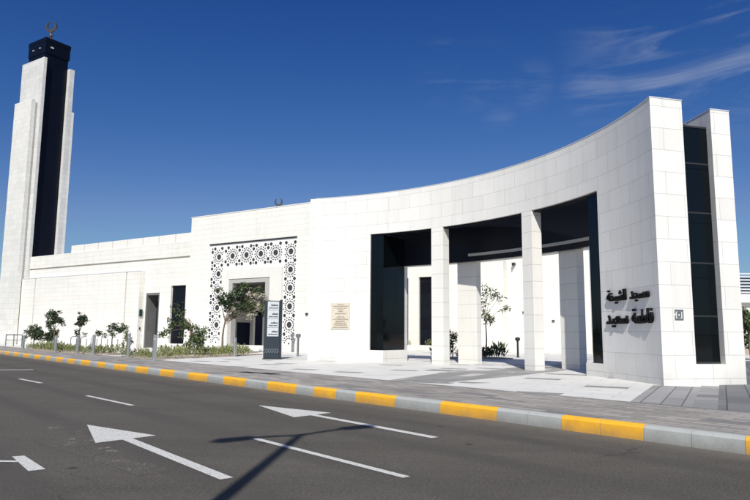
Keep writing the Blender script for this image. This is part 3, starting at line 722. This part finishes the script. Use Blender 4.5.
tree('globe_shrub', (-28.3, 53.7, G), 1.9, rc(8, .35, .32, 1.35, .38, 130), 'left of the two clipped round dark shrubs on short stems', 'shrub', 'leaf_dark', .06, .14)
tree('globe_shrub', (-27.0, 53.5, G), 1.8, rc(9, .45, .32, 1.2, .42, 140), 'right and wider of the two clipped round dark shrubs on short stems', 'shrub', 'leaf_dark', .06, .14)
tree('young_tree', (-11.95, 41.95, G), 3.4, [(-1.7, 0, 1.5, .4, 90, 0), (-1.2, .1, 1.9, .35, 80, 0), (-.6, 0, 2.1, .45, 130, 0), (-.2, .2, 1.6, .5, 150, 0), (.3, 0, 1.2, .55, 180, 0), (.7, .1, 1.5, .45, 120, 0), (.1, 0, .8, .5, 140, 0), (.8, 0, .9, .45, 110, 0), (-.9, 0, 3.0, .5, 24, 0), (-.7, 0, 2.6, .4, 26, 0)],
     'bushy wide-spreading tree in front of the dark window', 'tree', 'leaf_mid', .06, .17, stems=3)
tree('flowering_tree', (-10.95, 46.94, G), 4.4, [(-.45, 0, 4.6, .22, 30, 0), (-.3, 0, 4.0, .35, 120, 2), (.3, 0, 3.7, .6, 330, 2), (.7, .1, 3.1, .6, 330, 2), (.9, 0, 4.3, .55, 260, 2), (1.4, 0, 3.8, .6, 150, 0), (1.9, 0, 4.2, .6, 90, 1), (1.7, .2, 3.3, .5, 80, 0), (2.5, 0, 4.1, .5, 70, 1),
     (2.9, 0, 3.7, .5, 90, 0), (2.4, 0, 3.2, .45, 60, 1), (3.0, .2, 3.1, .4, 50, 0), (1.2, .1, 4.7, .45, 100, 0), (1.9, 0, 2.6, .35, 26, 1), (2.3, 0, 4.8, .35, 50, 0)],
     'tallest tree with pale blossom spreading in front of the entrance portal', 'tree', 'leaf_mid', .085, .19, lean=(.1, 0))
tree('young_tree', (6.75, 39.3, G), 4.6, rc(7, .45, 1.0, 3.4, .4, 24) + [(.9, 0, 3.7, .35, 30, 0), (1.2, 0, 3.1, .3, 22, 0), (.5, 0, 2.4, .35, 30, 0)], 'sparse dark tree in the courtyard seen through the middle opening', 'tree', 'leaf_dark', .05, .24, ratio=.28)
tree('young_tree', (4.75, 39.5, G), 2.0, rc(5, .22, .5, 1.3, .28, 40), 'thin small tree showing between the first front pillar and the rear pillar', 'tree', 'leaf_dark', .035, .2, ratio=.3)
tree('garden_tree', (23.6, 40.5, G), 3.4, rc(14, 1.0, 1.1, 1.9, .6, 170), 'dense green tree at the far right edge beyond the end pylon', 'tree', 'leaf_mid', .09, .2)

# low planting: three clump shapes, copied
def clump(seed):
    random.seed(seed); m = MB()
    for _ in range(70):
        a = random.uniform(0, 2*PI); r = random.random()**.6*.32; z = random.uniform(.02, .42)*(1 - r)
        leafquad(m, Vector((r*math.cos(a), r*math.sin(a), z)), .13, Vector((math.cos(a)*.5, math.sin(a)*.5, random.uniform(.3, 1.2))).normalized(), 0, .45)
    return m.mesh('low_shrub', M['leaf_shrub'])
clumps = [clump(k) for k in (3, 5, 9)]
def clumpd(seed):
    random.seed(seed); m = MB()
    for _ in range(90):
        a = random.uniform(0, 2*PI); r = random.random()**.6*.36; z = random.uniform(.02, .55)*(1 - r)
        leafquad(m, Vector((r*math.cos(a), r*math.sin(a), z)), .2, Vector((math.cos(a)*.6, math.sin(a)*.6, random.uniform(.4, 1.4))).normalized(), 0, .3)
    return m.mesh('strap_leaf_shrub', M['leaf_dark'])
dclumps = [clumpd(k) for k in (13, 15)]
random.seed(21)
def bed(name, poly, label):
    m = MB(); m.prism(poly, G - .02, G + .06); c = sum((Vector((p[0], p[1], 0)) for p in poly), Vector())/len(poly); c.z = G
    single(name, m, M['soil'], tuple(c), label, 'planting bed')
def fill(poly, step, meshes, nm, label, group, sc=(.6, 1.2), skip=.26):
    xs = [p[0] for p in poly]; ys = [p[1] for p in poly]; n = 0; y = min(ys) + step/2
    while y < max(ys):
        x = min(xs) + step/2
        while x < max(xs):
            p = (x + random.uniform(-.16, .16), y + random.uniform(-.16, .16))
            if inside(p, poly) and random.random() > skip:
                o = bpy.data.objects.new(nm, random.choice(meshes)); COL.objects.link(o); o.location = (p[0], p[1], G + .05)
                s_ = random.uniform(*sc); o.scale = (s_, s_, s_*random.uniform(.8, 1.5)); o.rotation_euler.z = random.uniform(0, 6.3)
                props(o, label, 'shrub', group); n += 1
            x += step
        y += step
    return n
B1 = [(-28.0, 52.0), (-22.8, 46.3), (-16.9, 41.0), (-15.9, 42.4), (-21.6, 47.9), (-26.8, 53.4)]
B2 = [(-15.0, 38.4), (-11.75, 34.5), (-9.2, 39.3), (-7.45, 43.4), (-9.0, 43.9), (-10.9, 39.8), (-12.1, 37.5), (-14.2, 40.0)]
B3 = [(-14.4, 41.6), (-12.6, 40.2), (-10.3, 45.0), (-8.6, 48.2), (-10.6, 49.2), (-12.6, 45.6)]
def inset_curb(name, poly):
    m = MB(); n = len(poly)
    for i in range(n):
        a, b = poly[i], poly[(i+1) % n]; q = lineq(a, b, .12); m.prism(q, G - .01, G + .11 + .0007*i)
    return m
for pl_, lb, lb2, grp in ((B1, 'long planting bed of low shrubs along the pavement at the far left', 'low yellow-green shrub in the long left bed by the globe shrubs', 'low shrubs in the left bed'),
                     (B2, 'planting bed of low shrubs with its corner nearest the road', 'low yellow-green shrub in the bed nearest the road', 'low shrubs in the front bed'),
                     (B3, 'planting bed of low shrubs in front of the entrance portal', 'low yellow-green shrub in the bed before the entrance portal', 'low shrubs in the portal bed')):
    bed('planting_bed', pl_, lb); fill(pl_, .62, clumps, 'low_shrub', lb2, grp)
D1 = [(3.9, 38.2), (8.5, 39.6), (8.0, 41.2), (3.6, 40.2)]
bed('planting_bed', D1, 'shaded planting bed in the courtyard behind the rear pillars'); fill(D1, .75, dclumps, 'strap_leaf_shrub', 'dark spiky low shrub in the shaded courtyard bed', 'dark shrubs in the courtyard bed', (.9, 1.3))
for i, (s_, sc_) in enumerate(((-3.2, 1.1), (-2.6, .9), (-.4, 1.0), (.3, .9))):
    o = bpy.data.objects.new('low_shrub', clumps[i % 3]); COL.objects.link(o); o.location = tuple(kp(s_, -1.4, .64)); o.scale = (sc_, sc_, sc_*1.4)
    props(o, 'small green plant growing in the white courtyard planter', 'plant', 'plants in the courtyard planter')

# ------------------------------------------------------------------ bollards
def bollard_mesh(kind):
    r = bpy.data.objects.new('bollard', None); COL.objects.link(r)
    m = MB(); h = 1.05
    if kind == 'plain':
        m.lathe((0, 0, 0), [(0, 0), (.15, 0), (.15, .03), (.10, .035), (.10, h - .18), (.085, h - .18), (.085, h - .14), (.10, h - .14), (.10, h - .02), (.085, h), (0, h)], 16)
        part('post', m, M['steel'], r)
        m = MB(); m.lathe((0, 0, 0), [(.087, h - .179), (.087, h - .141)], 16); part('lamp_ring', m, M['white_panel'], r, w=False)
    else:
        m.lathe((0, 0, 0), [(0, 0), (.12, 0), (.12, .03), (.07, .035), (.07, h - .1), (0, h - .1)], 14); part('post', m, M['metal'] if kind == 'mush' else M['dark_metal'], r)
        m = MB(); m.lathe((0, 0, 0), [(0, h - .1), (.09, h - .1), (.17, h), (.17, h + .08), (.12, h + .13), (0, h + .15)], 16); part('lamp_head', m, M['dark_metal'] if kind == 'dark' else M['metal'], r)
    return r
bp = bollard_mesh('plain'); bmh = bollard_mesh('mush'); bdk = bollard_mesh('dark')
BO = [(bp, (-28.13, 51.88), 1.05, 'farthest bollard left, at the end of the long planting bed'), (bp, (-22.22, 45.12), 1.1, 'bollard in front of the middle of the long left bed'),
      (bp, (-19.46, 42.45), 1.15, 'bollard just left of the bike racks, under the narrow tree'), (bp, (-18.2, 42.0), 1.2, 'bollard standing before the bike racks'),
      (bp, (-14.15, 37.3), 1.3, 'bollard left of the corner of the front planting bed'), (bp, (-11.4, 33.63), 1.25, 'bollard nearest the road, at the corner of the front bed'),
      (bp, (-8.6, 39.9), 1.1, 'bollard before the shrubs under the flowering tree'), (bmh, (-6.37, 50.3), 1.2, 'mushroom-headed lamp bollard by the wall right of the kiosk sign, farther of two'),
      (bmh, (-4.9, 41.6), 1.2, 'mushroom-headed lamp bollard right of the kiosk sign, nearer of two'), (bmh, (-13.9, 49.8), 1.15, 'left of two lamp bollards below the wall left of the lattice portal'),
      (bmh, (-13.1, 49.2), 1.1, 'right of two lamp bollards below the wall left of the lattice portal'), (bdk, (9.4, 42.38), 1.1, 'dark mushroom-headed lamp bollard in the courtyard left of the second pillar'),
      (bmh, (-3.15, 39.6), 1.15, 'lamp bollard half hidden behind the left edge of the curved portico')]
used = set()
for pr0, (x, y), sc_, lb in BO:
    o = pr0 if pr0.name not in used else copy_tree(pr0); used.add(pr0.name)
    o.location = (x, y, G); o.scale = (1, 1, sc_); props(o, lb, 'bollard', 'bollards on the plaza'); o.rotation_euler.z = random.uniform(0, 3)

# ------------------------------------------------------------------ bike racks
def tube(m, pts, r, seg=8):
    for a, b in zip(pts[:-1], pts[1:]): m.cyl(a, b, r, r, seg, True)
rk = ['leftmost', 'second', 'third', 'fourth', 'rightmost']
for i in range(5):
    c = Vector((-23.9 + i*.78*1.15, 51.4 - i*.78*.25, G)); m = MB()
    ax = Vector((.93, -.36, 0)); pts = [c - ax*.3]
    for k in range(9):
        a = PI - PI*k/8; pts.append(c + ax*(.3*math.cos(a)) + Vector((0, 0, .85 + .22*math.sin(a))))
    pts.append(c + ax*.3); tube(m, pts, .035)
    single('bike_rack', m, M['steel'], tuple(c), '%s of the five steel hoop bike racks before the white bay' % rk[i], 'bike rack', 'steel hoop bike racks')
# railing by the minaret
a, b = Vector((-36.0, 63.2, G)), Vector((-32.9, 60.4, G)); rl = root('railing', tuple(a.lerp(b, .5)), 'low steel railing at the foot of the minaret', 'railing')
m = MB(); tube(m, [a + Vector((0, 0, 1.1)), b + Vector((0, 0, 1.1))], .05); tube(m, [a + Vector((0, 0, .6)), b + Vector((0, 0, .6))], .03); part('rail', m, M['metal'], rl, w=False)
for f in (0, .5, 1):
    m = MB(); p = a.lerp(b, f); m.cyl(p, p + Vector((0, 0, 1.06)), .05); part('post', m, M['metal'], rl)

# ------------------------------------------------------------------ kiosk sign
kc = Vector((-5.73, 36.1, G)); kx = Vector((.98, .19, 0)); ky = Vector((-.19, .98, 0))
ksn = root('totem_sign', tuple(kc), 'dark slate totem sign with white text panels beside the path', 'sign')
def kbox(m, a0, a1, b0, b1, z0, z1):
    P = [kc + kx*a0 + ky*b0, kc + kx*a1 + ky*b0, kc + kx*a1 + ky*b1, kc + kx*a0 + ky*b1]; m.prism([p[:2] for p in P], z0, z1)
m = MB(); kbox(m, -.44, .42, 0, .30, G + .05, 3.52); part('sign_body', m, M['slate'], ksn, bev=.01)
m = MB(); kbox(m, .425, .56, .06, .36, G + .05, 3.58); part('side_fin', m, M['slate'], ksn)
m = MB(); kbox(m, -.48, .6, -.04, .40, G, G + .05); part('base_plate', m, M['dark_metal'], ksn)
zt = 3.50
for i in range(4):
    m = MB(); z1 = 3.47 - i*.49; kbox(m, -.27, .36, -.03, -.001, z1 - .475, z1); pn = part('text_panel', m, M['white_panel'], ksn)
    m = MB(); random.seed(40 + i)
    for row, (zz, h, x0) in enumerate(((z1 - .24, .085, -.08), (z1 - .38, .055, -.2))):
        if i % 2 and row == 0: x0 = -.02
        x = x0
        while x < .30:
            w = random.uniform(.03, .10); kbox(m, x, min(x + w, .32), -.036, -.0305, zz, zz + h*random.uniform(.5, 1)); x += w + .012
        kbox(m, x0, .31, -.0365, -.0305, zz - .012, zz + .008)
    part('text', m, M['ink'], pn, w=False)
m = MB(); 
for i in range(12):
    x = -.40 + i*.068; kbox(m, x, x + .05, -.008, -.001, .62 + .05*(i % 2), .66 + .05*(i % 2)); kbox(m, x, x + .05, -.008, -.001, .80 - .05*(i % 2), .84 - .05*(i % 2))
part('wave_band', m, M['metal'], ksn, w=False)

# ------------------------------------------------------------------ double-arm street lamp beside the camera (its shadow lies on the road)
lb_ = Vector((-2.15, -.75, 0)); LH = 11.15
lamp = root('street_lamp', tuple(lb_), 'tall double-arm street lamp at the near side of the road, throwing a forked shadow', 'street lamp')
m = MB(); m.cyl(lb_, lb_ + Vector((0, 0, LH)), .13, .075, 14); m.cyl(lb_, lb_ + Vector((0, 0, .4)), .2, .2, 14); part('pole', m, M['metal'], lamp, w=False)
for sg in (-1, 1):
    ad = Vector((.80, .60, 0))*sg; m = MB(); pts = [lb_ + Vector((0, 0, LH - .1))]
    for k in range(1, 6): f = k/5; pts.append(lb_ + ad*((1.0 if sg < 0 else .9)*f) + Vector((0, 0, LH - .1 + .25*math.sin(f*PI/2))))
    tube(m, pts, .06); part('arm', m, M['metal'], lamp, w=False)
    m = MB(); e0 = lb_ + ad*(  .93 if sg < 0 else .83) + Vector((0, 0, LH + .12)); nx = Vector((-ad.y, ad.x, 0)).normalized()
    P = [e0 - nx*.14, e0 + ad*.6 - nx*.17, e0 + ad*.75, e0 + ad*.6 + nx*.17, e0 + nx*.14]; m.prism([p[:2] for p in P], e0.z, e0.z + .12); part('lamp_head', m, M['metal'], lamp)

# ------------------------------------------------------------------ far right background
bg = root('far_building', (45, 72, G), 'pale distant building with louvred balcony at the right edge', 'building')
m = MB(); m.box(37.5, 60, 70, 85, G - .02, 5.4); part('lower_wall', m, simple('far_wall', (.55, .52, .47), .7, 0, .05), bg)
m = MB(); m.box(37.0, 60, 69.4, 85, 5.401, 6.3); part('ledge', m, M['plain'], bg)
m = MB(); m.box(38.4, 60, 70.4, 85, 6.301, 8.2); part('upper_wall', m, simple('far_glass', (.16, .22, .30), .3), bg)
for i in range(7):
    m = MB(); z = 6.45 + i*.34; m.box(37.6, 60, 69.9, 70.1, z, z + .16); part('louvre', m, M['white_panel'], bg)
for x in (37.7, 42, 47, 52):
    m = MB(); m.box(x, x + .15, 70.102, 70.3, 6.301, 8.75); part('louvre_post', m, M['white_panel'], bg)
m = MB(); m.box(18., 60, 52.5, 52.9, G - .02, .95)
single('low_wall', m, simple('low_wall_brown', (.36, .30, .24), .8, 0, .1), (35, 52.7, G), 'low brown boundary wall behind the right edge tree', 'wall')
# opposite side of the street (seen only in reflections): long low wall and a row of trees
# ------------------------------------------------------------------ camera
cam = bpy.data.cameras.new('camera'); co = bpy.data.objects.new('camera', cam); COL.objects.link(co); SC.camera = co
FPX, HZ, ROLL = 640., 334., math.radians(-.45); PT = math.atan((HZ - 250)/FPX)
fw = Vector((0, math.cos(PT), math.sin(PT))); up = Vector((0, -math.sin(PT), math.cos(PT))); rt = Vector((1, 0, 0))
r2 = rt*math.cos(ROLL) - up*math.sin(ROLL); u2 = up*math.cos(ROLL) + rt*math.sin(ROLL)
mt = Matrix((r2, u2, -fw)).transposed().to_4x4(); mt.translation = Vector((0, 0, 1.7)); co.matrix_world = mt
cam.sensor_width = 36; cam.lens = FPX/750*36; cam.clip_end = 6000; cam.clip_start = .05

# ------------------------------------------------------------------ light
EL, AZ = math.radians(43.), math.radians(4.4)        # the sun stands behind the camera, slightly to the left
sv = Vector((-math.sin(AZ)*math.cos(EL), -math.cos(AZ)*math.cos(EL), math.sin(EL)))
sl = bpy.data.lights.new('sun', 'SUN'); sl.energy = 4.6; sl.angle = math.radians(.5); sl.color = (1, .97, .90)
so = bpy.data.objects.new('sun', sl); COL.objects.link(so); so.rotation_euler = sv.to_track_quat('Z', 'Y').to_euler(); so.location = (0, -20, 40)
W = bpy.data.worlds.new('World'); SC.world = W; W.use_nodes = True; nt = W.node_tree; N = nt.nodes; Lk = nt.links
bgN = N['Background']; sky = N.new('ShaderNodeTexSky'); sky.sky_type = 'NISHITA'; sky.sun_disc = False
sky.sun_elevation = EL; sky.sun_rotation = math.atan2(sv.x, sv.y); sky.air_density = 1.0; sky.dust_density = .6; sky.ozone_density = 3.5; sky.altitude = 0
bgN.inputs['Strength'].default_value = .05
# thin cirrus in the upper right of the sky
tc = N.new('ShaderNodeTexCoord')
mpn = N.new('ShaderNodeMapping'); mpn.inputs['Rotation'].default_value = (0, math.radians(20), 0); mpn.inputs['Scale'].default_value = (3.2, 1.5, 15.)
Lk.new(tc.outputs[0], mpn.inputs[0])
def wn(scale, det, rough, src, dist=0.):
    n = N.new('ShaderNodeTexNoise'); n.inputs['Scale'].default_value = scale; n.inputs['Detail'].default_value = det; n.inputs['Roughness'].default_value = rough; n.inputs['Distortion'].default_value = dist; Lk.new(src, n.inputs['Vector']); return n.outputs[0]
def mr(src, a, b, c=0., d=1.):
    r = N.new('ShaderNodeMapRange'); r.interpolation_type = 'SMOOTHSTEP'; Lk.new(src, r.inputs[0]); r.inputs[1].default_value = a; r.inputs[2].default_value = b; r.inputs[3].default_value = c; r.inputs[4].default_value = d; return r.outputs[0]
def mul(a, b):
    m = N.new('ShaderNodeMath'); m.operation = 'MULTIPLY'; Lk.new(a, m.inputs[0]); Lk.new(b, m.inputs[1]); return m.outputs[0]
streak = mr(wn(1.6, 9, .62, mpn.outputs[0], .8), .44, .74)
def patch(dirv, r0, r1):
    d = N.new('ShaderNodeVectorMath'); d.operation = 'DISTANCE'; Lk.new(tc.outputs[0], d.inputs[0]); d.inputs[1].default_value = Vector(dirv).normalized(); return mr(d.outputs['Value'], r0, r1, 0., 1.)
def pxdir(x, y):
    return (fw*FPX + r2*(x - 375) + u2*(250 - y)).normalized()
acc = None
for (x, y, r, k) in ((735, 40, .15, .34), (665, 62, .11, .36), (600, 86, .07, .24), (530, 84, .05, .12), (480, 80, .07, .10), (498, 115, .035, .10), (440, 72, .06, .2), (650, 45, .14, .2)):
    p = patch(pxdir(x, y), r, r*.15); kk = N.new('ShaderNodeMath'); kk.operation = 'MULTIPLY'; Lk.new(p, kk.inputs[0]); kk.inputs[1].default_value = k
    if acc is None: acc = kk.outputs[0]
    else:
        a_ = N.new('ShaderNodeMath'); a_.operation = 'MAXIMUM'; Lk.new(acc, a_.inputs[0]); Lk.new(kk.outputs[0], a_.inputs[1]); acc = a_.outputs[0]
cov = mul(streak, acc)
# deepen the blue overhead: each channel gets its own response curve
hs = N.new('ShaderNodeCombineColor'); se = N.new('ShaderNodeSeparateColor'); Lk.new(sky.outputs[0], se.inputs[0])
for i, (k_, g_, cap) in enumerate(((.29, 2.25, 1.0), (.56, 1.48, 1.22), (1.52, 1., 1.5))):
    pw = N.new('ShaderNodeMath'); pw.operation = 'POWER'; Lk.new(se.outputs[i], pw.inputs[0]); pw.inputs[1].default_value = g_
    a1 = N.new('ShaderNodeMath'); a1.operation = 'MULTIPLY'; Lk.new(pw.outputs[0], a1.inputs[0]); a1.inputs[1].default_value = k_
    a2 = N.new('ShaderNodeMath'); a2.operation = 'MULTIPLY'; Lk.new(se.outputs[i], a2.inputs[0]); a2.inputs[1].default_value = cap
    a3 = N.new('ShaderNodeMath'); a3.operation = 'MINIMUM'; Lk.new(a1.outputs[0], a3.inputs[0]); Lk.new(a2.outputs[0], a3.inputs[1]); Lk.new(a3.outputs[0], hs.inputs[i])
mx = N.new('ShaderNodeMix'); mx.data_type = 'RGBA'; Lk.new(cov, mx.inputs[0]); Lk.new(hs.outputs[0], mx.inputs[6]); mx.inputs[7].default_value = (9., 10., 11.5, 1)
Lk.new(mx.outputs[2], bgN.inputs['Color'])

SC.view_settings.view_transform = 'Standard'; SC.view_settings.look = 'None'; SC.view_settings.gamma = 1; SC.view_settings.use_curve_mapping = False
SC.view_settings.exposure = .13
SC.cycles.max_bounces = 6; SC.cycles.use_denoising = True
